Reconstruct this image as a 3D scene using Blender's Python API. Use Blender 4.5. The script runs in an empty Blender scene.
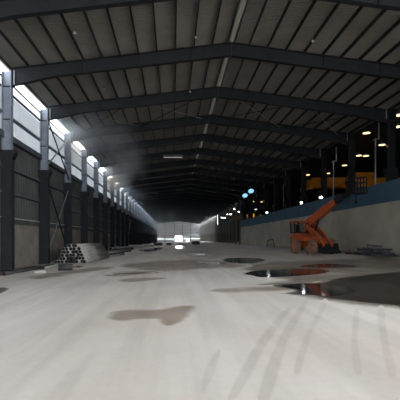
import bpy, bmesh, math, random
from mathutils import Vector, Matrix, Euler
random.seed(7)
S = bpy.context.scene
COL = S.collection

# ------------------------------------------------------------------ camera, sky, exposure
F_PX, VX, VY = 385.0, 173.0, 239.0
cam_d = bpy.data.cameras.new('camera'); cam = bpy.data.objects.new('camera', cam_d); COL.objects.link(cam)
cam.location = (0, 0, 1.6); cam.rotation_euler = (math.pi/2, 0, 0)
cam_d.sensor_width = 36; cam_d.lens = F_PX/400*36
cam_d.shift_x = (200-VX)/400; cam_d.shift_y = (VY-200)/400
cam_d.clip_end = 1000
S.camera = cam
W = bpy.data.worlds.new('overcast_sky'); S.world = W; W.use_nodes = True
wn = W.node_tree; bg = wn.nodes['Background']
bg.inputs['Color'].default_value = (0.90, 0.96, 1.0, 1); bg.inputs['Strength'].default_value = 1.0
S.view_settings.view_transform = 'Standard'; S.view_settings.look = 'None'
S.view_settings.gamma = 1; S.view_settings.use_curve_mapping = False
S.view_settings.exposure = 3.62

# ------------------------------------------------------------------ hall dimensions
XL, XR = -8.35, 14.2          # column lines
RX = 2.92                     # ridge
END = 203.0; FRONT = -20.0
BAY, Y0 = 5.6, 13.8
NF = 34
def fl(x): return 0.0246*(x+8.4)                    # the yard rises gently to the right
def roof(x): return 11.47-(0.1165 if x < RX else .136)*abs(x-RX)          # top of rafters
def P(px, py):
    r = (px-VX)/(py-VY)
    X = r*(1.6-fl(0))/(1+0.0246*r)
    return Vector((X, F_PX*(1.6-fl(X))/(py-VY), fl(X)))
ORD = ['first','second','third','fourth','fifth','sixth','seventh','eighth','ninth','tenth','eleventh','twelfth','thirteenth','fourteenth','fifteenth','sixteenth','seventeenth','eighteenth','nineteenth']
def ordinal(n):
    if n <= 19: return ORD[n-1]
    t, u = divmod(n, 10)
    return {2:'twentieth',3:'thirtieth',4:'fortieth',5:'fiftieth',6:'sixtieth'}[t] if u == 0 else {2:'twenty',3:'thirty',4:'forty',5:'fifty',6:'sixty'}[t]+'-'+ORD[u-1]

# ------------------------------------------------------------------ materials
def mat(name, col, rough=0.7, metal=0.0, var=0.25, scale=3.0, bump=0.0, stretch=None, col2=None):
    m = bpy.data.materials.new(name); m.use_nodes = True
    nt = m.node_tree; b = nt.nodes['Principled BSDF']
    b.inputs['Roughness'].default_value = rough; b.inputs['Metallic'].default_value = metal; b.inputs['Specular IOR Level'].default_value = .12
    tc = nt.nodes.new('ShaderNodeTexCoord'); mp = nt.nodes.new('ShaderNodeMapping')
    if stretch: mp.inputs['Scale'].default_value = stretch
    nz = nt.nodes.new('ShaderNodeTexNoise'); nz.inputs['Scale'].default_value = scale; nz.inputs['Detail'].default_value = 5
    rp = nt.nodes.new('ShaderNodeValToRGB')
    c2 = col2 or tuple(c*(1-var) for c in col)
    rp.color_ramp.elements[0].position = .35; rp.color_ramp.elements[0].color = (*c2, 1)
    rp.color_ramp.elements[1].position = .65; rp.color_ramp.elements[1].color = (*col, 1)
    nt.links.new(tc.outputs['Object'], mp.inputs[0]); nt.links.new(mp.outputs[0], nz.inputs['Vector'])
    nt.links.new(nz.outputs['Fac'], rp.inputs[0]); nt.links.new(rp.outputs[0], b.inputs['Base Color'])
    if bump:
        bp = nt.nodes.new('ShaderNodeBump'); bp.inputs['Strength'].default_value = bump; bp.inputs['Distance'].default_value = .02
        nt.links.new(nz.outputs['Fac'], bp.inputs['Height']); nt.links.new(bp.outputs[0], b.inputs['Normal'])
    return m
def emit(name, col, s):
    m = bpy.data.materials.new(name); m.use_nodes = True
    nt = m.node_tree; nt.nodes.clear()
    e = nt.nodes.new('ShaderNodeEmission'); o = nt.nodes.new('ShaderNodeOutputMaterial')
    e.inputs[0].default_value = (*col, 1); e.inputs[1].default_value = s
    nt.links.new(e.outputs[0], o.inputs[0]); return m
def translucent(name, col, tr, df):
    m = bpy.data.materials.new(name); m.use_nodes = True
    nt = m.node_tree; nt.nodes.clear()
    o = nt.nodes.new('ShaderNodeOutputMaterial'); a = nt.nodes.new('ShaderNodeAddShader')
    t = nt.nodes.new('ShaderNodeBsdfTranslucent'); d = nt.nodes.new('ShaderNodeBsdfDiffuse')
    tc = nt.nodes.new('ShaderNodeTexCoord'); mp = nt.nodes.new('ShaderNodeMapping'); mp.inputs['Scale'].default_value = (1, .8, .25)
    nz = nt.nodes.new('ShaderNodeTexNoise'); nz.inputs['Scale'].default_value = 1.2; nz.inputs['Detail'].default_value = 4
    rp = nt.nodes.new('ShaderNodeValToRGB')
    rp.color_ramp.elements[0].color = (*[c*tr*.7 for c in col], 1); rp.color_ramp.elements[1].color = (*[c*tr*1.15 for c in col], 1)
    nt.links.new(tc.outputs['Object'], mp.inputs[0]); nt.links.new(mp.outputs[0], nz.inputs[0]); nt.links.new(nz.outputs['Fac'], rp.inputs[0])
    nt.links.new(rp.outputs[0], t.inputs[0]); d.inputs[0].default_value = (*[c*df for c in col], 1)
    nt.links.new(t.outputs[0], a.inputs[0]); nt.links.new(d.outputs[0], a.inputs[1]); nt.links.new(a.outputs[0], o.inputs[0]); return m

M = {
 'steel': mat('blue_grey_steel_light_toned', (.235,.265,.325), .55, 0, .25, 2),  # blue-grey steel, lightened for light spilling onto the upper columns
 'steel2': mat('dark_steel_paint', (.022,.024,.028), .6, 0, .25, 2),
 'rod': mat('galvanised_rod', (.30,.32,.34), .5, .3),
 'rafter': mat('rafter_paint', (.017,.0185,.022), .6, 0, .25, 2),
 'roof': mat('roof_sheet', (.19,.182,.158), .6, 0, .2, .6),
 'ridge': translucent('ridge_strip', (1,.96,.85), .006, .42),
 'skylight': translucent('skylight_sheet', (1,.80,.62), .05, .30),
 'clear': translucent('translucent_sheet', (.88,.94,1), .055, .28),
 'cleartop': translucent('clear_top_sheet', (.92,.96,1), .16, .28),
 'endsheet': translucent('end_wall_sheet', (.93,.97,1), .02, .25),
 'pillar': mat('pillar_light_toned', (.20,.195,.165), .7, 0, .25, 2),  # column steel with the aisle's light put into its colour
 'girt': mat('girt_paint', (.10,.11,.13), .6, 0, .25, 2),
 'steel3': mat('steel_shade_toned', (.012,.013,.015), .6, 0, .25, 2),  # column steel with the right bay's shade put into its colour
 'wallsheet': mat('grey_wall_sheet', (.10,.10,.098), .6, 0, .25, .8),
 'brick': mat('concrete_plinth', (.27,.235,.205), .9, 0, .3, 1.1, .4),
 'band': mat('dark_band', (.09,.09,.09), .8),
 'pale': mat('pale_ledge', (.42,.42,.40), .8),
 'white': mat('whitewashed_wall', (.40,.375,.315), .9, 0, .2, .55, .2),
 'blue': mat('blue_painted_band', (.06,.115,.17), .8, 0, .2, .7),
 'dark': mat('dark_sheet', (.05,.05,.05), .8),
 'pipe': mat('weathered_pipe', (.42,.40,.37), .6, 0, .45, 3),
 'pipe2': mat('dark_pipe', (.06,.06,.065), .5, .2, .3, 6),
 'rust': mat('rusty_steel', (.20,.075,.05), .8, 0, .4, 8),
 'cement': mat('pale_cement', (.46,.44,.41), .9, 0, .2, 4),
 'orange': mat('orange_paint', (.42,.085,.03), .5, 0, .3, 5),
 'crane': mat('yellow_orange_paint', (.50,.17,.015), .6, 0, .2, 2),
 'black': mat('black_rubber', (.018,.018,.02), .8),
 'hub': mat('dusty_orange_hub', (.45,.16,.08), .8, 0, .3, 6),
 'tyre': mat('dusty_tyre', (.24,.14,.10), .9, 0, .4, 7),
 'glass': mat('dark_glass', (.02,.022,.025), .1),
 'kerb': mat('concrete_kerb', (.33,.31,.28), .9, 0, .3, 2, .3),
 'lampbody': mat('lamp_housing', (.10,.10,.10), .5, .3),
 'warm': emit('warm_lamp', (1,.70,.32), .24), 'cool': emit('white_lamp', (.95,.97,1), 4), 'skyglow': emit('blue_sky_glow', (.33,.68,1), .09),  # the blue glow imitates a patch of sky light
 'yellow': emit('yellow_lit_window', (1,.50,.03), .045),
 'tube': emit('rod_glint', (1,.97,.9), .03),  # faint glow imitating light glinting off a tie rod
}
def clear_glass():
    m = bpy.data.materials.new('cab_glass'); m.use_nodes = True; nt = m.node_tree; nt.nodes.clear()
    o = nt.nodes.new('ShaderNodeOutputMaterial'); x = nt.nodes.new('ShaderNodeMixShader'); x.inputs[0].default_value = .15
    t = nt.nodes.new('ShaderNodeBsdfTransparent'); t.inputs[0].default_value = (.75,.78,.78,1); g = nt.nodes.new('ShaderNodeBsdfGlossy'); g.inputs['Roughness'].default_value = .05
    nt.links.new(t.outputs[0], x.inputs[1]); nt.links.new(g.outputs[0], x.inputs[2]); nt.links.new(x.outputs[0], o.inputs[0]); return m
M['glass'] = clear_glass()
# floor: dusty concrete with faint tyre streaks
def floor_mat(name='dusty_concrete', wet=None, wet2=None, rough=.75, soft=.4, ragged=1.5, scale=2, outside=None):
    m = bpy.data.materials.new(name); m.use_nodes = True
    nt = m.node_tree; b = nt.nodes['Principled BSDF']; b.inputs['Roughness'].default_value = .75; b.inputs['Specular IOR Level'].default_value = .25
    tc = nt.nodes.new('ShaderNodeTexCoord')
    def noise(scale, detail, stretch=(1,1,1), rot=0):
        mp = nt.nodes.new('ShaderNodeMapping'); mp.inputs['Scale'].default_value = stretch; mp.inputs['Rotation'].default_value = (0,0,rot)
        n = nt.nodes.new('ShaderNodeTexNoise'); n.inputs['Scale'].default_value = scale; n.inputs['Detail'].default_value = detail
        nt.links.new(tc.outputs['Object'], mp.inputs[0]); nt.links.new(mp.outputs[0], n.inputs['Vector']); return n.outputs['Fac']
    def ramp(f, p0, c0, p1, c1):
        r = nt.nodes.new('ShaderNodeValToRGB'); e = r.color_ramp.elements
        e[0].position = p0; e[0].color = (*c0,1); e[1].position = p1; e[1].color = (*c1,1)
        nt.links.new(f, r.inputs[0]); return r.outputs[0]
    def mul(a, c, f=1):
        x = nt.nodes.new('ShaderNodeMixRGB'); x.blend_type = 'MULTIPLY'; x.inputs[0].default_value = f
        nt.links.new(a, x.inputs[1]); nt.links.new(c, x.inputs[2]); return x.outputs[0]
    base = ramp(noise(.35, 6), .3, (.73,.655,.60), .7, (.83,.77,.725))
    a = mul(base, ramp(noise(1.0, 4, (2.6,.16,1), -.22), .40, (.86,.86,.86), .56, (1,1,1)), .7)
    a = mul(a, ramp(noise(9, 5), .3, (.93,.93,.93), .6, (1,1,1)), .6)
    a = mul(a, ramp(noise(.16, 5, (1,.35,1)), .32, (.74,.70,.66), .52, (1,1,1)), .8)
    if wet:                                            # damp marks: the floor itself, darkened inside a ragged outline
        if outside: a = mul(a, ramp(noise(.7, 4), .38, outside[1], .6, outside[0]))
        w = ramp(noise(.7, 4), .38, wet2, .6, wet)
        w = mul(a, w)
        at = nt.nodes.new('ShaderNodeAttribute'); at.attribute_name = 'edge'
        ma = nt.nodes.new('ShaderNodeMath'); ma.operation = 'MULTIPLY_ADD'; ma.inputs[1].default_value = ragged
        nt.links.new(noise(scale, 7, (.5,.9,1)), ma.inputs[0]); nt.links.new(at.outputs['Fac'], ma.inputs[2])
        mr = nt.nodes.new('ShaderNodeMapRange'); mr.interpolation_type = 'SMOOTHSTEP'
        mr.inputs[1].default_value = .5+ragged*.5-soft; mr.inputs[2].default_value = .5+ragged*.5+soft; nt.links.new(ma.outputs[0], mr.inputs[0])
        # never beyond the outline
        ed = nt.nodes.new('ShaderNodeMapRange'); ed.inputs[1].default_value = .0; ed.inputs[2].default_value = .35; nt.links.new(at.outputs['Fac'], ed.inputs[0])
        k = nt.nodes.new('ShaderNodeMath'); k.operation = 'MULTIPLY'; nt.links.new(mr.outputs[0], k.inputs[0]); nt.links.new(ed.outputs[0], k.inputs[1])
        x = nt.nodes.new('ShaderNodeMixRGB'); nt.links.new(k.outputs[0], x.inputs[0]); nt.links.new(a, x.inputs[1]); nt.links.new(w, x.inputs[2]); a = x.outputs[0]
        rr = nt.nodes.new('ShaderNodeMapRange'); rr.inputs[3].default_value = .75; rr.inputs[4].default_value = rough; nt.links.new(k.outputs[0], rr.inputs[0]); nt.links.new(rr.outputs[0], b.inputs['Roughness'])
    nt.links.new(a, b.inputs['Base Color'])
    bp = nt.nodes.new('ShaderNodeBump'); bp.inputs['Strength'].default_value = .15; bp.inputs['Distance'].default_value = .02
    nt.links.new(noise(4, 6), bp.inputs['Height']); nt.links.new(bp.outputs[0], b.inputs['Normal'])
    return m
M['floor'] = floor_mat()
def patch_mat(name, col, rough, spec, soft, ragged, scale, col2=None):
    # wetness that ends raggedly: the 'edge' attribute runs 0 (outside) to 1 (inside), broken up by noise
    m = bpy.data.materials.new(name); m.use_nodes = True; nt = m.node_tree; b = nt.nodes['Principled BSDF']; o = nt.nodes['Material Output']
    b.inputs['Roughness'].default_value = rough; b.inputs['Specular IOR Level'].default_value = spec
    tc = nt.nodes.new('ShaderNodeTexCoord')
    def nz(sc, dt, st=(.38,1.0,1)):
        mp = nt.nodes.new('ShaderNodeMapping'); mp.inputs['Scale'].default_value = st
        n = nt.nodes.new('ShaderNodeTexNoise'); n.inputs['Scale'].default_value = sc; n.inputs['Detail'].default_value = dt
        nt.links.new(tc.outputs['Object'], mp.inputs[0]); nt.links.new(mp.outputs[0], n.inputs['Vector']); return n.outputs['Fac']
    rp = nt.nodes.new('ShaderNodeValToRGB'); e = rp.color_ramp.elements
    e[0].position = .38; e[0].color = (*(col2 or col),1); e[1].position = .6; e[1].color = (*col,1)
    nt.links.new(nz(.7, 4), rp.inputs[0]); nt.links.new(rp.outputs[0], b.inputs['Base Color'])
    at = nt.nodes.new('ShaderNodeAttribute'); at.attribute_name = 'edge'
    ma = nt.nodes.new('ShaderNodeMath'); ma.operation = 'MULTIPLY_ADD'; ma.inputs[1].default_value = ragged; nt.links.new(nz(scale, 6), ma.inputs[0]); nt.links.new(at.outputs['Fac'], ma.inputs[2])
    mr = nt.nodes.new('ShaderNodeMapRange'); mr.interpolation_type = 'SMOOTHSTEP'
    mr.inputs[1].default_value = .5+ragged*.5-soft; mr.inputs[2].default_value = .5+ragged*.5+soft; nt.links.new(ma.outputs[0], mr.inputs[0])
    x = nt.nodes.new('ShaderNodeMixShader'); t = nt.nodes.new('ShaderNodeBsdfTransparent')
    nt.links.new(mr.outputs[0], x.inputs[0]); nt.links.new(t.outputs[0], x.inputs[1]); nt.links.new(b.outputs[0], x.inputs[2]); nt.links.new(x.outputs[0], o.inputs['Surface']); return m
M['puddle'] = patch_mat('standing_water', (.03,.027,.024), .07, .4, .07, 1.9, 1.3)
M['mirror'] = patch_mat('doorway_puddle', (.03,.027,.024), .12, .5, .1, .6, .5)
M['damp'] = floor_mat('damp_dust', (.55,.50,.45), (.44,.39,.34), .8, .45, 1.6, 2.0)
M['track'] = floor_mat('tyre_dust', (.91,.90,.89), (.84,.83,.82), .75, .6, 1.2, 3.0)
G1, G2 = (.40,.37,.34), (.28,.25,.22)
M['ground'] = floor_mat('damp_ground', G1, G2, .75, .45, 1.8, 1.3)
M['mud'] = floor_mat('wet_mud', (.17,.165,.16), (.12,.115,.11), .55, .2, 1.5, 1.6, outside=(G1, G2))
M['mudalone'] = floor_mat('wet_mud_streak', (.10,.095,.09), (.07,.065,.06), .5, .25, 1.5, 1.6)

# ------------------------------------------------------------------ mesh helpers
class MB:
    def __init__(s): s.bm = bmesh.new()
    def box(s, a, b):
        a, b = Vector(a), Vector(b); c = (a+b)/2; d = b-a
        bmesh.ops.create_cube(s.bm, size=1, matrix=Matrix.Translation(c) @ Matrix.Diagonal((abs(d.x),abs(d.y),abs(d.z),1))); return s
    def frame(s, p, q, up=(0,0,1)):
        p, q = Vector(p), Vector(q); z = (q-p).normalized(); u = Vector(up)
        if abs(z.dot(u)) > .98: u = Vector((0,1,0))
        x = u.cross(z).normalized(); y = z.cross(x)
        return Matrix.Translation((p+q)/2) @ Matrix((x,y,z)).transposed().to_4x4(), (q-p).length
    def bar(s, p, q, w, h, up=(0,0,1)):
        m, L = s.frame(p, q, up)
        bmesh.ops.create_cube(s.bm, size=1, matrix=m @ Matrix.Diagonal((w,h,L,1))); return s
    def tube(s, p, q, r, n=10, r2=None):
        m, L = s.frame(p, q)
        bmesh.ops.create_cone(s.bm, cap_ends=True, segments=n, radius1=r, radius2=r if r2 is None else r2, depth=L, matrix=m); return s
    def hollow(s, p, q, r, t, n=12):
        m, L = s.frame(p, q); v = []
        for rr, z in ((r,-L/2),(r,L/2),(r-t,L/2),(r-t,-L/2)):
            v.append([s.bm.verts.new(m @ Vector((rr*math.cos(2*math.pi*i/n), rr*math.sin(2*math.pi*i/n), z))) for i in range(n)])
        for k in range(4):
            A, B = v[k], v[(k+1)%4]
            for i in range(n): s.bm.faces.new((A[i], A[(i+1)%n], B[(i+1)%n], B[i]))
        return s
    def prism(s, pts, axis, a, b):                     # outline extruded along an axis (0 x, 1 y, 2 z)
        def mk(u, t):
            l = list(u); l.insert(axis, t); return s.bm.verts.new(l)
        A = [mk(p, a) for p in pts]; B = [mk(p, b) for p in pts]; n = len(pts)
        s.bm.faces.new(A); s.bm.faces.new(B[::-1])
        for i in range(n): s.bm.faces.new((A[i], B[i], B[(i+1)%n], A[(i+1)%n]))
        return s
    def grid(s, rows):
        V = [[s.bm.verts.new(p) for p in r] for r in rows]
        for i in range(len(V)-1):
            for j in range(len(V[0])-1): s.bm.faces.new((V[i][j], V[i+1][j], V[i+1][j+1], V[i][j+1]))
        return s
    def build(s, name, m, parent=None, bevel=0, smooth=False):
        bmesh.ops.recalc_face_normals(s.bm, faces=s.bm.faces)
        if bevel: bmesh.ops.bevel(s.bm, geom=list(s.bm.edges), offset=bevel, segments=1, affect='EDGES')
        me = bpy.data.meshes.new(name); s.bm.to_mesh(me); s.bm.free()
        if smooth:
            for p in me.polygons: p.use_smooth = len(p.vertices) == 4
        me.materials.append(M[m] if isinstance(m, str) else m)
        o = bpy.data.objects.new(name, me); COL.objects.link(o)
        if parent: o.parent = parent
        return o
def tag(o, label=None, cat=None, group=None, kind=None):
    for k, v in (('label',label),('category',cat),('group',group),('kind',kind)):
        if v: o[k] = v
    return o
def empty(name, loc, rot=(0,0,0), **k):
    o = bpy.data.objects.new(name, None); COL.objects.link(o); o.location = loc; o.rotation_euler = rot; o.empty_display_size = .2
    return tag(o, **k)
def copy_tree(o, parent=None):
    c = o.copy(); COL.objects.link(c)
    if parent: c.parent = parent
    for ch in KIDS(o): copy_tree(ch, c)
    return c
def KIDS(o): return [x for x in list(COL.objects) if x.parent == o]
def dup(o, loc, label, group=None, rot=None):
    c = copy_tree(o); c.location = loc; c['label'] = label
    if group: c['group'] = group
    if rot is not None: c.rotation_euler = rot
    return c

# ------------------------------------------------------------------ the setting
g = MB(); rows = []
for x in (-60, XL-.6, 42, 70):
    rows.append([(x, y, fl(max(min(x,42),XL-.6))) for y in (-90, -40, 0, 20, 60, 120, 203, 290)])
g.grid(rows); tag(g.build('floor', 'floor'), kind='structure')

def corr(y0, y1, pitch, depth, fn):                     # corrugated rows: fn(y, offset) -> list of points
    rows = []; y = y0; p = pitch
    while y < y1:
        for dy, o in ((0,0),(.42*p,0),(.55*p,depth),(.87*p,depth)): rows.append(fn(min(y+dy,y1), o))
        y += p
    rows.append(fn(y1, 0)); return rows
# roof of the main hall
ce = empty('ceiling', (0,0,0), kind='structure')
SH = .2
for ya, yb, pitch in ((FRONT, 70, .13), (70, 126, .4), (126, 158, .4), (158, 186, .4), (186, END, .4)):
    lx, rx = (XL-.2 if ya < 70 else XL+.05), (XR+.35 if ya < 126 else XR-.9)
    xl, xr = (RX-3.2, RX+2.4) if ya == 158 else (RX-.14, RX+.14)
    MB().grid(corr(ya, yb, pitch, .035, lambda y,o: [(lx, y, roof(lx)+SH+o), (xl, y, roof(xl)+SH+o)])).build('roof_sheet', 'roof', ce)
    MB().grid(corr(ya, yb, pitch, .035, lambda y,o: [(xr, y, roof(xr)+SH+o), (rx, y, roof(rx)+SH+o)])).build('roof_sheet', 'roof', ce)
    if ya == 158:
        for q in (0, 1, 2):
            y0 = ya+q*9.4; MB().grid(corr(y0, min(y0+4.5,yb), pitch, .035, lambda y,o: [(xl, y, roof(xl)+SH+o), (RX-.14, y, roof(RX-.14)+SH+o), (RX+.14, y, roof(RX-.14)+SH+o), (xr, y, roof(xr)+SH+o)])).build('skylight_sheet', 'skylight', ce)
            if q < 2: MB().grid(corr(y0+4.5, y0+9.4, pitch, .035, lambda y,o: [(xl, y, roof(xl)+SH+o), (RX-.14, y, roof(RX-.14)+SH+o), (RX+.14, y, roof(RX-.14)+SH+o), (xr, y, roof(xr)+SH+o)])).build('roof_sheet', 'roof', ce)
            else: MB().grid(corr(y0+4.5, yb, pitch, .035, lambda y,o: [(xl, y, roof(xl)+SH+o), (RX-.14, y, roof(RX-.14)+SH+o), (RX+.14, y, roof(RX-.14)+SH+o), (xr, y, roof(xr)+SH+o)])).build('roof_sheet', 'roof', ce)
MB().grid([[(RX-.16, FRONT, roof(RX)+SH+.05), (RX-.16, END, roof(RX)+SH+.05)], [(RX+.16, FRONT, roof(RX)+SH+.05), (RX+.16, END, roof(RX)+SH+.05)]]).build('ridge_cap', 'roof', ce)
MB().box((RX-.07, FRONT, roof(RX)+.0), (RX+.02, END-.5, roof(RX)+.09)).build('ridge_conduit', 'ridge', ce)

# front gable: unseen sheeting added to block daylight above and on the right
gz = 9.3
tag(MB().prism([(XL-.5,gz),(9.5,gz),(9.5,.4),(XR+.3,.5),(XR+.3,roof(XR+.3)+SH),(RX,roof(RX)+SH),(XL-.5,roof(XL-.5)+SH)], 1, FRONT-.05, FRONT).build('wall_front_light_block', 'dark'), kind='structure')
# left wall
wl = empty('wall_left', (0,0,0), kind='structure')
WX = XL-.33
pl = MB().box((WX-.25, FRONT, -.1), (WX, 42.2, 2.4)).box((WX-.25, 43.0, -.1), (WX, END, 2.4)).box((WX-.25, 42.2, 1.75), (WX, 43.0, 2.4))
pl.build('concrete_plinth', 'brick', wl)
MB().box((WX-.2, FRONT, 2.4), (WX+.06, END, 2.68)).build('plinth_beam', 'band', wl)
MB().box((WX-.2, FRONT, 2.68), (WX+.10, END, 2.74)).build('plinth_ledge', 'pale', wl)
MB().grid(corr(FRONT, END, .25, .03, lambda y,o: [(WX-.05-o, y, 2.74), (WX-.05-o, y, 6.8)])).build('wall_sheet', 'wallsheet', wl)
MB().grid(corr(FRONT, END, .25, .03, lambda y,o: [(WX-.05-o, y, 6.8), (WX-.05-o, y, 9.28)])).build('translucent_sheet', 'clear', wl)
MB().grid(corr(FRONT, END, .25, .03, lambda y,o: [(WX-.05-o, y, 9.28), (WX-.05-o, y, 9.86)])).build('clear_top_sheet', 'cleartop', wl)

# right wall: whitewashed wall with a blue top, then open columns, then sheeting
RW, RWEND = 13.7, 78.0
wr = empty('wall_right', (0,0,0), kind='structure')
MB().box((RW, 6, .3), (RW+.2, RWEND, 3.95)).build('whitewashed_wall', 'white', wr)
MB().box((RW-.02, 6, 3.95), (RW+.22, RWEND, 5.28)).build('blue_band', 'blue', wr)
MB().grid(corr(126, END, .25, .03, lambda y,o: [(XR+.35+o, y, .5), (XR+.35+o, y, 9.3)])).build('wall_sheet', 'endsheet', wr)
tag(MB().prism([(13.15,.3),(13.7,.3),(13.7,.68),(13.25,.66)], 1, 6, RWEND).build('trim_1', 'kerb'), kind='structure')
# neighbouring dark aisle
AX, AE = 40.0, 126.0
wa = empty('wall_aisle', (0,0,0), kind='structure')
def aroof(x): return 10.1+.1*(x-XR-.2) if x < 27.2 else 11.38-.09*(x-27.2)
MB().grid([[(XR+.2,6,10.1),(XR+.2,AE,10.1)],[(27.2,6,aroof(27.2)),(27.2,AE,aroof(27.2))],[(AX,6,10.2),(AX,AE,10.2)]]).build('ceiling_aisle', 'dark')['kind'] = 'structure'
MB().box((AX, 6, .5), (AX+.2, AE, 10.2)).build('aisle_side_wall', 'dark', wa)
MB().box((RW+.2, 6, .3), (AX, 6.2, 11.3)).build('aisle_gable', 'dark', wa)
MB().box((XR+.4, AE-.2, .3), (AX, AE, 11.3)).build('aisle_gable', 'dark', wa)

# end wall with door opening, a small opening and two long slots
we = empty('wall_back', (0,0,0), kind='structure')
def ez(py): return 1.6+(VY-py)*END/F_PX
def ex(px): return (px-VX)*END/F_PX
x0, d0, d1, s0, s1, x1 = XL-.5, ex(175.2), ex(182), ex(186.3), ex(189.0), XR+.4
zt = 11.2
e = MB()
def epanel(a, b, za, zb, y=END):
    n = max(2, int(abs(b-a)/.3)*2); 
    e.grid([[(a+(b-a)*i/n, y+(.04 if i%2 else 0), za), (a+(b-a)*i/n, y+(.04 if i%2 else 0), min(zb, roof(a+(b-a)*i/n)+SH))] for i in range(n+1)])
g0, g1 = ez(239.04), ez(238.93)
epanel(x0, d0, .0, g0); epanel(x0, d0, g1, 13)
epanel(d0, d1, ez(236.0), 13)
epanel(d1, s0, .2, g1+.1); epanel(d1, s0, g1+.16, 13)
epanel(s0, s1, .2, ez(242.5)); epanel(s0, s1, ez(239.6), g1+.1); epanel(s0, s1, g1+.16, 13)
epanel(s1, x1, .2, g1+.1); epanel(s1, x1, g1+.16, 13)
e.build('end_sheet', 'endsheet', we)
fr = MB()
for px in (165, 174.6, 182.6, 190.5): fr.box((ex(px)-.2, END-.35, 0), (ex(px)+.2, END-.05, roof(ex(px))))
fr.build('wind_post', 'steel2', we)
fr = MB()
for z in (3.3, 5.0, 6.7, 8.4): fr.box((x0+.4, END-.15, z), (d0 if z < 3.5 else x1-.4, END-.05, z+.12))
fr.build('end_girt', 'steel2', we)

# ------------------------------------------------------------------ dust haze hanging in the hall, thicker smoke under the left eave
def haze(name, a, b, dens, wisps, label, col=(.74,.86,1), one_sided=False):
    m = bpy.data.materials.new(name); m.use_nodes = True
    nt = m.node_tree; nt.nodes.clear()
    o = nt.nodes.new('ShaderNodeOutputMaterial'); v = nt.nodes.new('ShaderNodeVolumeScatter')
    v.inputs['Color'].default_value = (*col, 1); v.inputs['Density'].default_value = dens; v.inputs['Anisotropy'].default_value = .2
    if wisps:
        tc = nt.nodes.new('ShaderNodeTexCoord'); mp = nt.nodes.new('ShaderNodeMapping'); mp.inputs['Scale'].default_value = (.7,.35,.45); mp.inputs['Rotation'].default_value = (0,.6,0)
        n = nt.nodes.new('ShaderNodeTexNoise'); n.inputs['Scale'].default_value = wisps; n.inputs['Detail'].default_value = 3
        rp = nt.nodes.new('ShaderNodeMapRange'); rp.inputs[1].default_value = .46; rp.inputs[2].default_value = .72; rp.inputs[3].default_value = 0; rp.inputs[4].default_value = dens
        nt.links.new(tc.outputs['Object'], mp.inputs[0]); nt.links.new(mp.outputs[0], n.inputs[0]); nt.links.new(n.outputs['Fac'], rp.inputs[0]); out = rp.outputs[0]
        sx = nt.nodes.new('ShaderNodeSeparateXYZ'); nt.links.new(tc.outputs['Object'], sx.inputs[0])
        for ax in range(3):                            # thins out toward the edges of the cloud
            c, h = (a[ax]+b[ax])/2, (b[ax]-a[ax])/2
            if one_sided and ax == 0: c, h = a[0], b[0]-a[0]
            if one_sided and ax == 2: c, h = b[2], b[2]-a[2]
            d = nt.nodes.new('ShaderNodeMath'); d.operation = 'SUBTRACT'; d.inputs[1].default_value = c; nt.links.new(sx.outputs[ax], d.inputs[0])
            ab = nt.nodes.new('ShaderNodeMath'); ab.operation = 'ABSOLUTE'; nt.links.new(d.outputs[0], ab.inputs[0])
            mr = nt.nodes.new('ShaderNodeMapRange'); mr.interpolation_type = 'SMOOTHSTEP'; mr.inputs[1].default_value = h; mr.inputs[2].default_value = h*.25; mr.inputs[3].default_value = 0; mr.inputs[4].default_value = 1
            nt.links.new(ab.outputs[0], mr.inputs[0])
            mu = nt.nodes.new('ShaderNodeMath'); mu.operation = 'MULTIPLY'; nt.links.new(out, mu.inputs[0]); nt.links.new(mr.outputs[0], mu.inputs[1]); out = mu.outputs[0]
        nt.links.new(out, v.inputs['Density'])
    nt.links.new(v.outputs[0], o.inputs['Volume'])
    t = MB().prism([(a[0],a[2]),(b[0],a[2]),(b[0],b[2]),(a[0],b[2])], 1, a[1], b[1]).build(name, m)
    return tag(t, label, 'haze', kind='stuff')
haze('smoke_wisps', (WX+.45, 19.8, 6.6), (-2.0, 66, 10.25), .5, .32, 'bluish smoke wisps drifting under the left eave', one_sided=True)
haze('dust_haze', (-7.6, 75, 3.0), (13.4, 198, 9.0), .0035, 0, 'thin grey dust haze hanging in the far half of the hall')
haze('smoke_plume', (-4.2, 66, .5), (2.2, 100, 8.5), .08, .3, 'thin pale smoke drifting low in the middle of the hall')

# ------------------------------------------------------------------ steel frames
def ibeam(b, p, q, depth, wid, d2=None, dirn=(0,0,1), y=0):
    pass
def make_column(side):
    s = 1 if side == 'left' else -1                    # +x points into the hall on the left line
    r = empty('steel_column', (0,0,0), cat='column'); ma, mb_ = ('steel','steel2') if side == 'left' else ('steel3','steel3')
    MB().box((-.20*s, -.012, 0), (.20*s, .012, 10.05)).build('web', ma, r)
    MB().box((-.24*s, -.13, 0), (-.20*s, .13, 10.05)).build('flange', ma, r)
    MB().box((.20*s, -.13, 0), (.24*s, .13, 10.05)).build('flange', ma, r)
    st = MB()
    for z in (1.6, 3.4, 7.6, 9.25): st.box((-.20*s, -.11, z), (.20*s, .11, z+.03))
    st.build('stiffener', mb_, r)
    MB().box((-.34*s, -.2, 0), (.34*s, .2, .05)).build('base_plate', mb_, r)
    # doubled lower shaft carrying the crane bracket
    MB().box((-.27*s, -.17, .05), (.30*s, -.135, 5.8)).box((.26*s, -.135, .05), (.30*s, .17, 5.8)).build('lower_shaft', mb_, r)
    MB().prism([(-.28*s,5.62),(.34*s,5.62),(.46*s,5.92),(.46*s,6.05),(-.28*s,6.05)], 1, -.2, .2).build('crane_bracket', mb_, r)
    MB().box((.36*s, -.10, 9.35), (.40*s, .10, 10.05)).build('end_plate', 'rod', r)
    return r
def frame_y(k): return Y0+BAY*k+(.4 if k == 0 else 0)
protoL = make_column('left')
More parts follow.
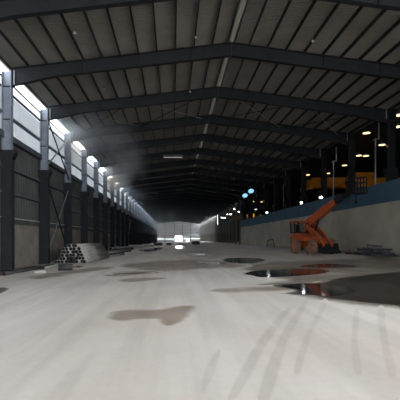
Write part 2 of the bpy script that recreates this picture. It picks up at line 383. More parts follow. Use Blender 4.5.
for k in range(1, NF):
    lab = 'blue-grey steel column on the left wall, %s from the camera' % ordinal(k) if k < NF-1 else 'last blue-grey steel column on the left wall before the end wall'
    if k == 1: protoL.location = (XL, frame_y(1), 0); protoL['label'] = lab; protoL['group'] = 'steel columns along the left wall'
    else: dup(protoL, (XL, frame_y(k), 0), lab, 'steel columns along the left wall')
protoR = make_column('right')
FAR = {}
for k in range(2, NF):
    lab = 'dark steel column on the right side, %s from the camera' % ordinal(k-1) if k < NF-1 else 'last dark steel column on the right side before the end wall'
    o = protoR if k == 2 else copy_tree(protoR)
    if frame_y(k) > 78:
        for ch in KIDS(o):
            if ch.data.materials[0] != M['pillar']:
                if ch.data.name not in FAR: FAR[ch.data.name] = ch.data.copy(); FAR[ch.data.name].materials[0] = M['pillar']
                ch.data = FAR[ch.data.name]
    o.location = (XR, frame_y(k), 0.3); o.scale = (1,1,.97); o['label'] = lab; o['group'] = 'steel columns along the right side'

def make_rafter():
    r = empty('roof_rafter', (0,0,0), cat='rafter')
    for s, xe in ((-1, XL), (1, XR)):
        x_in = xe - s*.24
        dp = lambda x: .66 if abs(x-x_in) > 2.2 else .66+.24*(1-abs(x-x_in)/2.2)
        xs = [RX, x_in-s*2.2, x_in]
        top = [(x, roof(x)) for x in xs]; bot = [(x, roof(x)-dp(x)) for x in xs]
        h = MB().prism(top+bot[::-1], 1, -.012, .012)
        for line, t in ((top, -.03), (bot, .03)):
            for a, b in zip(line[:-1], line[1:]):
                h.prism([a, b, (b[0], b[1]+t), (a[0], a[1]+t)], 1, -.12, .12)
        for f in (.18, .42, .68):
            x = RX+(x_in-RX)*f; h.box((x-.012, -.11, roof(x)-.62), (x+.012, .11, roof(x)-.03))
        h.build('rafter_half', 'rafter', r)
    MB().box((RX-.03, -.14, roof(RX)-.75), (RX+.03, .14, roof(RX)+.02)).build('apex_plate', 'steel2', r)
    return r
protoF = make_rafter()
for k in range(NF):
    lab = 'steel roof rafter spanning the hall, %s from the camera' % ordinal(k+1) if k < NF-1 else 'last steel roof rafter spanning the hall before the end wall'
    if k == 0: protoF.location = (0, frame_y(0), 0); protoF['label'] = lab; protoF['group'] = 'roof rafters'
    else: dup(protoF, (0, frame_y(k), 0), lab, 'roof rafters')

# purlins: each one runs the length of the hall
for s, side, xe in ((-1,'left',XL), (1,'right',XR)):
    for i in range(13):
        x = RX+s*.17 if i == 0 else RX+(xe-s*.1-RX)*i/12
        o = MB().box((x-.012, FRONT, roof(x)+.03), (x+.012, END-.4, roof(x)+SH-.005)).box((x-.03, FRONT, roof(x)+.02), (x+.03, END-.4, roof(x)+.035)).build('roof_purlin', 'steel2')
        tag(o, ('roof purlin beside the ridge on the %s slope' % side) if i == 0 else 'roof purlin, %s down from the ridge on the %s slope' % (ordinal(i+1), side), 'purlin', 'roof purlins')
# girts on the left wall
for i, (z, h, w) in enumerate(((9.82,.07,.10),(9.28,.08,.10),(7.95,.14,.14),(6.72,.34,.2),(5.25,.16,.14),(3.95,.14,.14))):
    o = MB().box((WX-.02, FRONT, z), (WX+w-.02, END-.4, z+h)).box((WX-.02, FRONT, z), (WX+w+.03, END-.4, z+.02)).build('wall_girt', 'girt')
    tag(o, 'long horizontal steel girt on the left wall, %s from the top' % ordinal(i+1), 'girt', 'girts on the left wall')

# cross braces on the left wall
def cross(a, b, c, d, lab, grp, r=.05):
    t = empty('cross_brace', a, label=lab, cat='brace', group=grp)
    a, b, c, d = [Vector(v)-Vector(a) for v in (a,b,c,d)]
    MB().tube(a, b, r, 8).build('rod', 'rod', t); MB().tube(c+Vector((.08,0,0)), d+Vector((.08,0,0)), r, 8).build('rod', 'steel2', t)
bx = XL+.05
for k, nm in ((2,'second and third'), (10,'tenth and eleventh'), (18,'eighteenth and nineteenth')):
    ya, yb = frame_y(k)+.14, frame_y(k+1)-.14
    cross((bx,ya,6.3),(bx,yb,9.5),(bx,ya,9.5),(bx,yb,6.3), 'upper diagonal cross brace on the left wall past the %s column' % ordinal(k), 'wall cross braces')
    cross((bx,ya,.3),(bx,yb,5.4),(bx,ya,5.4),(bx,yb,.3), 'lower diagonal cross brace on the left wall past the %s column' % ordinal(k), 'wall cross braces')
for k in (2, 10):
    for i, (xa, xb) in enumerate(((XL+1, -2.6), (-2.6, RX-.5), (RX+.5, 8.6), (8.6, XR-1))):
        ya, yb = frame_y(k)+.1, frame_y(k+1)-.1; xa += .15; xb -= .15
        za, zb = roof(xa)-.25, roof(xb)-.25
        cross((xa,ya,za),(xb,yb,zb),(xa,yb,za),(xb,ya,zb), 'thin roof cross brace between the %s and %s rafters, %s from the left' % (ordinal(k+1), ordinal(k+2), ordinal(i+1)), 'roof cross braces', .025)

# ------------------------------------------------------------------ downpipes standing behind the whitewashed wall
for (px, Y, top, lab) in ((375.5, 27.4, 9.95, 'tall pale steel pole behind the white wall, nearest the camera'),
                          (333.5, 34.0, 9.7, 'tall pale steel pole behind the white wall, near the raised boom'),
                          (283.5, 50.3, 9.9, 'tall pale steel pole behind the white wall, farthest from the camera')):
    X = (px-VX)*Y/F_PX
    t = empty('service_pole', (X, Y, fl(X)), label=lab, cat='pole', group='service poles')
    top -= fl(X)
    MB().tube((0,0,-.02), (0,0,top-1.3), .05, 10).build('lower_tube', 'rod', t, smooth=True)
    MB().tube((.0,0,top-1.32), (-.18,0,top-1.32), .05, 10).tube((.28,0,top-1.22),(-.02,0,top-1.22),.05,10).build('offset_bracket', 'rod', t)
    MB().tube((.24,0,top-1.25), (.24,0,top), .045, 10).build('upper_tube', 'rod', t, smooth=True)

# ------------------------------------------------------------------ overhead travelling cranes in the neighbouring aisle
def overhead_crane(Y, z, lab):
    t = empty('overhead_crane', (RW+1.2, Y, z), label=lab, cat='crane')
    L = AX-RW-2.2
    for dy in (0, 1.6):
        MB().box((.3, dy, 0), (L, dy+.35, .95)).build('bridge_girder', 'crane', t)
    for x in (0, L):
        MB().box((x-.2, -.5, -.35), (x+.2, 2.5, .12)).build('end_carriage', 'crane', t)
    tr = MB().box((5, -.1, .95), (7, 2.0, 1.5)).build('hoist_trolley', 'crane', t)
    MB().tube((6, .9, -1.6), (6, .9, .95), .04, 8).build('hoist_rope', 'black', tr)
    MB().box((5.8, .75, -2.0), (6.2, 1.05, -1.5)).build('hook_block', 'black', tr)
    return t
overhead_crane(42.0, 7.35, 'orange overhead travelling crane behind the white wall above the boom')
overhead_crane(98.0, 6.6, 'distant yellow overhead travelling crane beyond the end of the white wall')

t = empty('control_cabin', (15.0, 81, fl(14)), label='dark raised cabin with three yellow lit windows past the end of the white wall', cat='cabin')
z0 = 4.9-fl(14)
MB().box((-.2,0,z0), (3.9,2.4,z0+2.4)).build('cabin_body', 'dark', t)
for x in (0, 3.6): MB().box((x,.2,-.05),(x+.2,.4,z0)).box((x,2.0,-.05),(x+.2,2.2,z0)).build('stilt', 'steel3', t)
for px, pw, ph in ((246.3,.45,.85),(252.7,.7,1.1),(259.3,.75,.7)):
    x = (px-VX)*81/F_PX-15.0; zc = 1.6+(VY-216.4)*81/F_PX-fl(14)
    w = MB().box((x-pw/2-.06,-.05,zc-ph/2-.06),(x+pw/2+.06,0,zc+ph/2+.06)).build('window_frame', 'steel3', t)
    MB().box((x-pw/2,-.07,zc-ph/2),(x+pw/2,-.05,zc+ph/2)).build('lit_pane', 'yellow', w)
# ------------------------------------------------------------------ lamps
def make_highbay():
    r = empty('high_bay_lamp', (0,0,0), cat='lamp')
    MB().tube((0,0,.02), (0,0,.24), .28, 20, .10).build('reflector', 'lampbody', r, smooth=True)
    MB().tube((0,0,-.005), (0,0,.018), .265, 20).build('lens', 'warm', r)
    st = MB().tube((0,0,0), (0,0,1), .02, 8).build('stem', 'lampbody', r); st.location.z = .24
    return r
hb = None
bays = [(328,173.5,'above the machine boom'), (344.5,165.5,'left of the lamp pair in the dark aisle'), (359,155.7,'left one of the middle pair in the dark aisle'), (366,156,'right one of the middle pair in the dark aisle'),
        (382,145,'left one of the brightest pair near the right edge'), (390,146,'right one of the brightest pair near the right edge'), (397,127,'highest bright one at the right edge'), (366.5,132,'dim one above the middle pair'),
        (399,112,'topmost one at the right edge, half cut by the frame'), (253,201.6,'beside the blue glowing domes'),
        (307.7,175,'bright one left of the boom, under the far rafters'), (261.6,202,'white bright one right of the blue glowing domes')]
for i, (px, py, where) in enumerate(bays):
    zl = 9.75
    ratio = (zl-1.6)/(VY-py); Y = F_PX*ratio; X = (px-VX)*ratio
    if X < XR+.7: X = XR+.7; Y = X*F_PX/(px-VX); zl = 1.6+(VY-py)*Y/F_PX
    if Y > 120: Y = 120; X = (px-VX)*Y/F_PX; zl = 1.6+(VY-py)*Y/F_PX
    lab = 'warm high bay lamp, %s' % where
    if hb is None: hb = make_highbay(); o = hb
    else: o = copy_tree(hb)
    zl = min(zl, aroof(X)-.4); o.location = (X, Y, zl); KIDS(o)[2].scale.z = aroof(X)-zl-.24; o['label'] = lab; o['group'] = 'high bay lamps in the dark aisle'
# floodlights clamped on top of the white wall
def make_flood():
    r = empty('floodlight', (0,0,0), cat='lamp')
    MB().box((-.16,-.05,.12), (.16,.08,.36)).build('housing', 'lampbody', r, bevel=.015)
    MB().box((-.13,-.06,.15), (.13,-.048,.33)).build('lens', 'cool', r)
    MB().bar((-.18,0,0), (-.18,0,.26), .03, .03).bar((.18,0,0), (.18,0,.26), .03, .03).box((-.2,-.05,0), (.2,.05,.03)).build('bracket', 'lampbody', r)
    return r
fd = make_flood()
for i, (px, lab) in enumerate(((321, 'small white floodlight on the white wall, behind the raised orange boom'), (301.5, 'brilliant white floodlight on the white wall above the orange cab'), (267, 'white floodlight on the white wall, farthest from the camera'))):
    X = RW+.1; Y = X*F_PX/(px-VX)
    o = fd if i == 0 else copy_tree(fd)
    o.location = (X, Y, 5.285); o.rotation_euler = (0,0,-.5); o.scale = (.8,.8,.8); o['label'] = lab; o['group'] = 'floodlights on the white wall'
for n, (Y, zr) in enumerate(((81.0,5.55),(86.6,6.6),(92.2,5.75),(97.8,6.1),(103.4,5.5),(109.0,5.9))):
    o = copy_tree(fd); o.location = (XR-.38, Y, 1.6+zr); o.rotation_euler = (0,0,-.2); o.scale = (.7,.7,.7)
    o['label'] = 'small white lamp on the far right columns, %s past the white wall' % ordinal(n+1); o['group'] = 'lamps on the far right columns'
# big blue glowing domes, added to imitate sky light at the eave
def make_blue():
    r = empty('sky_glow_dome', (0,0,0), cat='lamp')
    MB().tube((0,0,0), (0,0,.4), .48, 18, .2).build('hood', 'lampbody', r, smooth=True)
    MB().tube((0,0,-.03), (0,0,-.005), .45, 18).build('lens', 'skyglow', r)
    MB().tube((0,0,0), (0,0,1), .04, 8).build('stem', 'lampbody', r)
    return r
b1 = make_blue(); b1['label'] = 'blue-white glowing dome imitating sky light near the end of the white wall, lower one'; b1['group'] = 'blue-white domes imitating sky light'
b2 = dup(b1, (78*62/F_PX, 62, 1.6+(VY-191)*62/F_PX), 'blue-white glowing dome imitating sky light near the end of the white wall, upper one', 'blue-white domes imitating sky light')
b1.location = (72*66/F_PX, 66, 1.6+(VY-195.5)*66/F_PX)
for o in (b1, b2):
    KIDS(o)[0].rotation_euler.x = KIDS(o)[1].rotation_euler.x = -.75
    st = KIDS(o)[2]; st.location.z = .25; st.scale.z = roof(o.location.x)+.15-o.location.z-.25

# small unlit bulbs under the roof and an added glowing strip for a tie-rod glint
bulb = None
for px, py, nm in ((75,31,'near the upper left of the roof'), (196,36,'left of the ridge beyond the front rafter'), (190,91,'left of the ridge under the third bay'), (104,88,'on the left slope past the second rafter'), (313,40,'on the right slope beyond the front rafter')):
    X = 0
    for z in (10.5,)*1:
        pass
    # intersect the view ray with the purlin underside
    best = None
    for i in range(2000):
        Y = 10+i*.03; X = (px-VX)*Y/F_PX; Z = 1.6+(VY-py)*Y/F_PX
        if Z >= roof(X)-.12: best = (X, Y, roof(X)-.12); break
    if bulb is None:
        bulb = empty('pendant_bulb', best, cat='bulb')
        bpy_b = MB(); bmesh.ops.create_icosphere(bpy_b.bm, subdivisions=2, radius=.07, matrix=Matrix.Translation((0,0,-.05))); bpy_b.build('bulb_glass', 'pale', bulb)
        MB().tube((0,0,.01), (0,0,.13), .03, 8).build('holder', 'lampbody', bulb); o = bulb
    else: o = copy_tree(bulb); o.location = best
    o['label'] = 'small pale unlit bulb under the roof, %s' % nm; o['group'] = 'unlit roof bulbs'
t = empty('rod_glint', (0,41.3,10.35), label='long pale glowing strip imitating a rod glint under a distant rafter left of the ridge', cat='lamp')
MB().tube((-1.0,0,0), (1.0,0,0), .03, 8).build('tube', 'tube', t); MB().box((-1.05,-.05,.03), (1.05,.05,.3)).build('glint_backing', 'lampbody', t)

# ------------------------------------------------------------------ orange telescopic handler
T = empty('telescopic_handler', (10.75, 29.6, fl(10.75)), (0, -.0246, .15), label='orange telescopic boom machine with dark cab parked by the white wall', cat='crane vehicle')
MB().box((-.42,-1.5,.5), (.42,1.75,.95)).box((-.5,-1.35,.75),(.5,-.3,1.2)).build('chassis', 'orange', T, bevel=.04)
MB().prism([(1.35,.55),(2.1,.6),(2.15,1.35),(1.9,1.6),(1.35,1.6)], 0, -.85, .85).build('engine_cover', 'orange', T, bevel=.04)
MB().prism([(-.35,1.0),(1.35,1.0),(1.35,1.62),(.3,1.62),(-.35,1.3)], 0, -.95, .35).build('side_body', 'orange', T, bevel=.03)
cb = empty('cab', (0,0,0)); cb.parent = T
cabx0, cabx1, caby0, caby1 = -1.0, .18, .25, 1.7
MB().prism([(caby0-.08,2.42),(caby1+.06,2.42),(caby1,2.54),(caby0+.1,2.56)], 0, cabx0-.06, cabx1+.06).build('cab_roof', 'orange', cb)
fp = MB()
for x in (cabx0+.04, cabx1-.04):
    fp.bar((x,caby0-.05,1.6),(x,caby0+.12,2.44),.08,.08).bar((x,caby1-.04,1.6),(x,caby1-.04,2.44),.08,.08).bar((x,(caby0+caby1)/2,1.6),(x,(caby0+caby1)/2,2.44),.06,.06)
    fp.bar((x,caby0-.05,1.64),(x,caby1,1.64),.07,.07)
fp.bar((cabx0+.04,caby1-.04,1.64),(cabx1-.04,caby1-.04,1.64),.07,.07).bar((cabx0+.04,caby0-.05,1.64),(cabx1-.04,caby0-.05,1.64),.07,.07)
fp.build('cab_frame', 'black', cb)
MB().box((cabx0+.06,caby0+.08,1.66), (cabx1-.06,caby0+.1,2.40)).build('windscreen', 'glass', cb)
MB().box((cabx0+.05,caby1-.05,1.66),(cabx1-.05,caby1-.03,2.40)).build('rear_window', 'glass', cb)
MB().box((-.65,.9,1.45),(-.2,1.4,1.65)).box((-.65,1.3,1.6),(-.2,1.42,2.3)).build('operator_seat', 'black', cb)
def wheel(x, y, r, w):
    h = MB(); n = 28; prof = [(r*.55,-w/2),(r*.9,-w/2),(r,-w*.32),(r,w*.32),(r*.9,w/2),(r*.55,w/2)]
    V = [[h.bm.verts.new((a, rr*math.cos(2*math.pi*i/n)*1, rr*math.sin(2*math.pi*i/n))) for i in range(n)] for rr, a in prof]
    for k in range(6):
        A, B = V[k], V[(k+1)%6]
        for i in range(n): h.bm.faces.new((A[i],A[(i+1)%n],B[(i+1)%n],B[i]))
    for i in range(0, n, 2):                           # tread lugs
        a = 2*math.pi*i/n; c = Vector((0, r*1.0*math.cos(a), r*1.0*math.sin(a)))
        h.bar(c+Vector((-w*.4,0,0)), c+Vector((w*.4, -.06*math.sin(a), .06*math.cos(a))), .04, .05, up=(0,math.cos(a),math.sin(a)))
    o = h.build('wheel', 'tyre', T); o.location = (x, y, r+.02)
    MB().tube((-w*.3,0,0),(w*.3,0,0), r*.56, 20).tube((-w*.42,0,0),(w*.42,0,0), r*.22, 12).build('hub', 'hub', o)
for x in (-.78, .78):
    wheel(x, 1.25, .62, .42); wheel(x, -1.3, .54, .38)
MB().box((-.7,-1.38,.42),(.7,-1.22,.56)).box((-.7,1.15,.5),(.7,1.35,.66)).build('axle', 'black', T)
# boom
piv = Vector((.05, .75, 2.3))
Mw = Matrix.LocRotScale(T.location, Euler(T.rotation_euler), None)
def local(px, py, Y): return Mw.inverted() @ Vector(((px-VX)*Y/F_PX, Y, 1.6+(VY-py)*Y/F_PX))
tip = local(337, 200.5, 27.2); end = local(354.5, 188.5, 24.6)
bo = MB().bar(piv, piv.lerp(tip,.72), .40, .58).build('boom', 'orange', T, bevel=.02)
MB().bar(piv.lerp(tip,.55), tip, .32, .46).build('inner_boom', 'orange', bo, bevel=.015)
MB().bar(tip-(tip-piv).normalized()*.1, tip+(tip-piv).normalized()*.25, .36, .46).build('boom_head', 'black', bo, bevel=.02)
MB().bar(tip, end, .2, .34).bar(tip-Vector((0,0,.22)), end-Vector((0,0,.05)), .08, .08).build('jib', 'black', bo)
MB().tube(Vector((.05,-.2,1.5)), piv.lerp(tip,.42)-Vector((0,0,.15)), .07, 10).build('lift_cylinder', 'black', T)
MB().bar((.05,.9,1.0), piv+Vector((0,.05,.1)), .5, .35).bar((-.28,.75,1.0),(-.14,.75,2.38),.08,.4).bar((.38,.75,1.0),(.24,.75,2.38),.08,.4).build('boom_pedestal', 'orange', T)
fs = MB()
for x in (-.22, .42):
    fs.bar((x,.55,2.2), (x,-.7,1.5), .16, .36).bar((x,-.62,1.6), (x,-1.95,.55), .16, .34)
fs.bar((-.3,-1.2,1.1),(.5,-1.2,1.1),.1,.1).build('front_lift_arm', 'orange', T)
MB().prism([(-1.85,.12),(-2.35,.10),(-2.3,.2),(-1.98,.3),(-1.92,.75),(-1.8,.8),(-1.78,.2)], 0, -.55, .95).build('front_bucket', 'black', T)
# platform basket on the jib end
bk = empty('work_basket', end); bk.parent = bo
a, h = .5, 1.0
bb = MB().box((-a*.75,-a*.6,-.35),(a*1.25,a*.6,-.29))
for z in (.05,.35,.68):
    bb.bar((-a*.75,-a*.6,z),(a*1.25,-a*.6,z),.05,.05).bar((-a*.75,a*.6,z),(a*1.25,a*.6,z),.05,.05).bar((-a*.75,-a*.6,z),(-a*.75,a*.6,z),.05,.05).bar((a*1.25,-a*.6,z),(a*1.25,a*.6,z),.05,.05)
for i in range(6):
    x = -a*.75+2*a*i/5
    for y in (-a*.6, a*.6): bb.bar((x,y,-.33),(x,y,.68),.06,.06)
bb.build('basket_cage', 'black', bk)
MB().tube((.1,0,-.8),(.1,0,-.3),.03,8).box((.04,-.05,-.95),(.16,.05,-.78)).build('hook', 'black', bk)

# ------------------------------------------------------------------ pipes and debris on the left
def make_pipe(name, r, L, m, cat):
    b = MB().hollow((0,0,0), (0,L,0), r, r*.07, 12)
    n0 = len(b.bm.faces)
    for y in (.015, L-.015):                             # dark discs paint the shade a little way inside each end
        b.bm.faces.new([b.bm.verts.new((r*.94*math.cos(2*math.pi*i/12), y, r*.94*math.sin(2*math.pi*i/12))) for i in range(12)])
    o = b.build(name, m); o.data.materials.append(M['black']); o['category'] = cat
    for p in o.data.polygons:
        if len(p.vertices) == 12: p.material_index = 1
        elif abs(p.normal.y) < .5: p.use_smooth = True
    return o
def stack(base, ang, n, rows, r, L, m, lab, grp, jitter=.25):
    pro = alt = None
    for j in range(rows):
        for i in range(n-j):
            u = (i+.5*j-(n-1)/2)*2.04*r; z = r+.004+j*r*1.75
            d = Vector((math.cos(ang), -math.sin(ang), 0)); a = Vector((math.sin(ang), math.cos(ang), 0))
            loc = Vector(base)+d*u+a*random.uniform(-jitter, jitter)
            loc.z = fl(loc.x-(d*u).x*0)+z if False else fl(base[0]+d.x*u)+z
            if pro is None: pro = make_pipe('steel_pipe', r, L, m, 'pipe'); o = pro
            else: o = pro.copy(); COL.objects.link(o)
            if o is not pro and random.random() < .35:
                if alt is None: alt = pro.data.copy(); alt.materials[0] = M['pipe2' if m == 'pipe' else 'pipe']
                o.data = alt
            o.location = loc; o.rotation_euler = (0,0,-ang)
            ht = ['bottom','second','third','fourth','fifth','sixth','seventh'][j]
            o['label'] = lab % (ht, ordinal(i+1)); o['group'] = grp
stack((-6.5, 24.4, 0), .09, 9, 6, .115, 5.8, 'pipe', 'grey pipe in the big stack by the left wall, %s row, %s from the left', 'pipes in the big stack')
stack((-5.9, 31.7, 0), .10, 8, 3, .085, 5.6, 'pipe', 'pale pipe in the low stack behind the big one, %s row, %s from the left', 'pipes in the low stack', .4)
stack((-6.6, 41.5, 0), .16, 7, 4, .09, 6, 'pipe', 'grey pipe in the far stack near the wall slot, %s row, %s from the left', 'pipes in the far stack', .4)
for i, (x, y, r, L, a, m, lab) in enumerate((
    (-7.95, 14.6, .07, 6.5, .07, 'pipe2', 'dark pipe lying closest to the left wall foot'),
    (-7.70, 15.2, .07, 6.0, .07, 'pipe2', 'dark pipe on the floor, second from the left wall'),
    (-7.45, 15.6, .06, 6.0, .07, 'rust', 'reddish rusty pipe on the floor among the dark ones'),
    (-7.2, 16.4, .08, 5.6, .07, 'pipe2', 'dark pipe on the floor, outermost of the loose ones'),
    (-6.6, 19.6, .07, 3.6, .03, 'pipe', 'pale pipe end lying beyond the loose dark pipes'))):
    o = make_pipe('steel_pipe', r, L, m, 'pipe'); o.location = (x, y, fl(x)+r+.003); o.rotation_euler = (0,0,-a); tag(o, lab, group='loose pipes by the left wall')
o = MB().hollow((-.34,0,0),(.30,.18,0),.16,.05,16).build('pipe_roll', 'pipe2', smooth=True); o.location = P(64.5,271.0)+Vector((0,.15,.165)); tag(o, 'short thick dark pipe piece lying in front of the big stack', 'pipe')
for (px,py,sx,sy,sz,rz,m,lab) in ((74,267.5,.7,.35,.05,.2,'rust','rusty flat plate lying beside the thick dark pipe piece'), (80,266.5,.4,.1,.04,-.3,'pipe2','small dark scrap bar in front of the big stack'), (40,272.6,.5,.25,.1,.3,'cement','pale broken slab among the loose pipes')):
    o = MB().box((-sx/2,-sy/2,0),(sx/2,sy/2,sz)).build('scrap_plate', m, bevel=.008); o.location = P(px,py)+Vector((0,0,.003)); o.rotation_euler = (0,0,rz); tag(o, lab, 'scrap')
for i, (px, py, L, r, lab) in enumerate(((122,250.3,2.0,.26,'pale concrete drain pipe lying past the far stack'), (136,248.6,2.4,.30,'pale concrete drain pipe, farther along the left columns'), (148,247.0,2.2,.3,'small pale concrete drain pipe near the far puddle'))):
    o = MB().hollow((-L/2,0,0),(L/2,.5,0),r,.06,14).build('drain_pipe', 'cement', smooth=True); o.location = P(px,py)+Vector((0,0,r)); tag(o, lab, 'pipe', 'concrete drain pipes')
for i, (px, py, w, h, m, lab) in enumerate(((129,249.5,1.6,.35,'pipe2','low dark timber pile beside the drain pipes'), (108,254.2,1.5,.3,'cement','pale slab pile past the low pipe stack'), (158,245.6,2.2,.7,'pipe2','dark heap in the far left corner'), (152,246.2,1.2,.5,'rust','brown crate by the far left columns'), (169,245.2,1.4,.6,'pipe2','dark bundle standing left of the bright doorway'), (196,244.6,2.0,.8,'pipe2','dark skip near the right end of the end wall'))):
    d = MB()
    for j in range(4): d.box((-w/2+random.uniform(0,.2), -.6+random.uniform(-.1,.1), j*h/4+.002), (w/2-random.uniform(0,.3), .6, (j+1)*h/4))
    o = d.build('material_pile', m); o.location = P(px,py); tag(o, lab, 'pile')

# scrap heap at the foot of the white wall
for i in range(26):
    x = random.uniform(12.3, 13.0); y = random.uniform(22.6, 26.0); L = random.uniform(.7, 1.7); lean = random.random() < .5
    a = random.uniform(-1.4,1.4)
    o = MB().bar((0,-L/2,0),(0,L/2,0),.07,.09).bar((0,-L/2,.05),(0,L/2,.05),.12,.015).build('scrap_beam', random.choice(['pipe2','pipe2','girt','pipe2','girt','kerb']))
    hgt = max(0, .6-abs(y-24.2)*.32)
    o.location = (x, y, fl(x)+.12+hgt*(i%5)/4); o.rotation_euler = (random.uniform(-.3,.3) if lean else .03, 0, a)
    tag(o, 'scrap steel beam in the heap at the foot of the white wall', 'scrap', 'scrap heap by the white wall')
for i in range(9):
    x = 12.75+random.uniform(-.15,.15); y = 26.4+i*.62+(2.4 if i > 3 else 0)+(4 if i > 6 else 0)
    o = MB().prism([(-.16,0),(.15,0),(.12,.12),(-.05,.17),(-.14,.1)], 1, -.2, .2).build('scrap_block', random.choice(['pipe2','rust','cement'])); o.location = (x,y,fl(x)+.002); o.rotation_euler = (0,-.0246,random.uniform(-1,1))
    tag(o, 'small scrap block strewn along the white wall', 'scrap', 'scrap blocks along the white wall')
t = empty('bent_pipe_frame', P(272,247.5), label='dark bent pipe frame leaning near the white wall left of the machine', cat='frame')
MB().tube((-.7,0,0),(-.6,0,.9),.05,8).tube((-.6,0,.9),(.1,0,1.05),.05,8).tube((.1,0,1.05),(.35,0,0),.05,8).build('hoop', 'pipe2', t)
MB().tube((-.66,0,.4),(.27,0,.4),.04,8).build('crossbar', 'pipe2', t)

# ------------------------------------------------------------------ water and damp marks on the floor
def patch(name, pts, m, lab, cat, lift, ex=7.0, ey=2.0, inner=1.0):
    V2 = [Vector(p) for p in pts]; n = len(V2); out = []
    for i in range(n):
        p0, p1, p2, p3 = V2[i-1], V2[i], V2[(i+1)%n], V2[(i+2)%n]
        for k in range(4):
            t = k/4; out.append(.5*((2*p1)+(p2-p0)*t+(2*p0-5*p1+4*p2-p3)*t*t+(3*p1-p0-3*p2+p3)*t**3))
    area = sum(out[i].x*out[(i+1)%len(out)].y-out[(i+1)%len(out)].x*out[i].y for i in range(len(out)))
    sg = 1 if area > 0 else -1; N = len(out); c = sum(out, Vector((0,0)))/N
    bm = bmesh.new(); lay = bm.verts.layers.float.new('edge'); rings = []
    for off, ev in ((1,0.0), (0,.5), (-inner,1.0)):
        ring = []
        for i in range(N):
            d = out[(i+1)%N]-out[i-1]; nn = Vector((d.y*ex/ey, -d.x*ey/ex))*sg; nn = nn.normalized() if nn.length else nn
            q = out[i]+Vector((nn.x*ex, nn.y*ey))*off
            q.y = max(q.y, 243.2)
            w = P(q.x, q.y); w.x = min(w.x, 13.05); w.z = fl(w.x); v = bm.verts.new((w.x, w.y, w.z+lift)); v[lay] = ev; ring.append(v)
        rings.append(ring)
    for A, B in zip(rings[:-1], rings[1:]):
        for i in range(N): bm.faces.new((A[i], A[(i+1)%N], B[(i+1)%N], B[i]))
    f = bm.faces.new(rings[-1]); bmesh.ops.triangulate(bm, faces=[f])
    me = bpy.data.meshes.new(name); bm.to_mesh(me); bm.free(); me.materials.append(M[m])
    o = bpy.data.objects.new(name, me); COL.objects.link(o); tag(o, lab, cat); return o
patch('damp_patch', [(108,317),(118,311),(140,309.5),(160,309),(172,307),(190,305.5),(192,310),(184,317),(174,324),(166,325),(160,319),(140,318.5),(122,321)], 'damp', 'brown damp patch alone in the middle of the pale floor', 'damp patch', .0009)
patch('damp_patch', [(212,290.5),(235,288),(262,287),(300,285),(330,283),(330,292),(290,291),(255,291.5),(230,293)], 'damp', 'pale brown damp streak left of the large dark puddle', 'damp patch', .0009)
patch('damp_patch', [(240,266),(262,263),(300,261),(350,259.5),(404,260),(424,309),(394,308),(362,305.5),(330,301.5),(300,296.5),(272,290),(262,284),(292,280),(262,275)], 'ground', 'broad damp ground around the puddles on the right', 'damp patch', .0005, 9, 2.5)
patch('damp_patch', [(103,275),(125,271.8),(150,271.2),(160,272.4),(140,274.3),(120,276.2)], 'damp', 'dark damp streak on the floor past the pipe stacks', 'damp patch', .0009, 4, .8)
patch('damp_patch', [(118,280.5),(135,278),(158,277.6),(166,278.6),(145,281),(126,282)], 'damp', 'faint damp streak just nearer than the dark streak', 'damp patch', .0009, 4, .8)
patch('damp_patch', [(-12,293),(0,288),(9,289),(4,292),(-6,296)], 'mudalone', 'small dark damp mark at the left edge of the floor', 'damp patch', .0009, 4, 1)
patch('damp_patch', [(120,266),(150,262),(205,260),(245,266),(205,268.5),(165,271)], 'damp', 'brown damp streak in the middle of the far floor', 'damp patch', .0007, 9, 1.8)
patch('damp_patch', [(30,277),(60,272),(100,267),(112,268),(70,274.5),(40,279)], 'damp', 'faint brown damp strip along the loose pipes', 'damp patch', .0009, 6, 1.2)
patch('damp_patch', [(276,285.5),(300,283),(318,283),(335,279),(362,275.5),(400,272),(414,272),(416,306),(395,305),(365,302.5),(335,299),(312,295.5),(290,293.5),(299,290.5)], 'mud', 'large dark wet mud at the right edge of the floor', 'damp patch', .0011, 4, 1.0)
patch('puddle', [(282,286),(300,284),(322,284.5),(346,287),(352,291),(338,296),(318,295.5),(300,293),(304,290),(290,288)], 'puddle', 'dark puddle mirroring the orange machine in the large wet mud', 'puddle', .0015, 8, 1.6, .35)
patch('puddle', [(246,272.5),(262,270.2),(290,269),(316,269.5),(330,271),(318,274),(292,276.3),(262,277.3),(252,275.5)], 'puddle', 'long shiny puddle in front of the orange machine', 'puddle', .0015, 8, 1.4, .35)
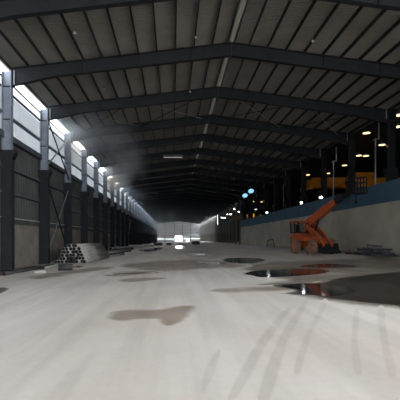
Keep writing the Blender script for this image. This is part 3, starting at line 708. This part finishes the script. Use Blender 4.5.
patch('puddle', [(222,259.5),(236,257.8),(252,258),(266,260),(258,262.4),(240,263.2),(227,262)], 'puddle', 'oval puddle in the middle right of the far floor', 'puddle', .0015, 8, 1.6, .35)
patch('puddle', [(198,263),(212,262.2),(226,262.7),(222,264.4),(206,264.6)], 'puddle', 'small puddle just left of the oval puddle', 'puddle', .0015, 6, .8, .3)
patch('puddle', [(300,266),(320,264),(344,264.5),(352,266.5),(330,268),(306,267.5)], 'puddle', 'puddle in front of the wheels near the white wall', 'puddle', .0015, 8, 1.0, .3)
patch('puddle', [(138,250.2),(150,248.3),(160,247.4),(164,248.6),(158,250.6),(146,251.6)], 'puddle', 'far puddle beside the left columns', 'puddle', .0015, 2, .4)
patch('puddle', [(175.5,246.2),(180,245.4),(184.5,246),(184,248.4),(180,249),(176,248.4)], 'mirror', 'distant puddle mirroring the bright doorway', 'puddle', .0015, 1, .3)
patch('puddle', [(185,254.5),(198,253.2),(210,253.6),(204,255.2),(192,255.6)], 'puddle', 'thin puddle in the middle of the far floor', 'puddle', .0015, 5, .6, .3)
patch('puddle', [(112,274),(128,272.6),(146,272.4),(150,273.1),(130,274.3),(116,274.7)], 'mudalone', 'narrow muddy wet streak past the pipe stacks', 'puddle', .0015, 5, .6, .3)

for pts, lab in (([(283,312),(290,310),(266,345),(240,393),(228,397),(256,345)], 'long curved tyre mark on the pale floor, leftmost of the fan'),
                 ([(300,307),(306,306),(286,345),(270,397),(258,397),(276,345)], 'long curved tyre mark on the pale floor, second of the fan from the left'),
                 ([(322,306),(326,306),(310,338),(301,370),(294,370),(304,338)], 'curved tyre mark on the pale floor, third of the fan from the left'),
                 ([(354,312),(359,312),(357,340),(362,372),(354,372),(352,340)], 'straight tyre mark on the pale floor, just below the large mud'),
                 ([(378,313),(384,312),(387,338),(396,372),(388,373),(381,340)], 'tyre mark on the pale floor nearest the right edge'),
                 ([(206,368),(216,352),(220,352),(214,372),(204,392),(202,384)], 'short scuffed tyre mark in the middle of the near floor')):
    patch('tyre_mark', pts, 'track', lab, 'tyre mark', .0009, 2.5, 4, .3)
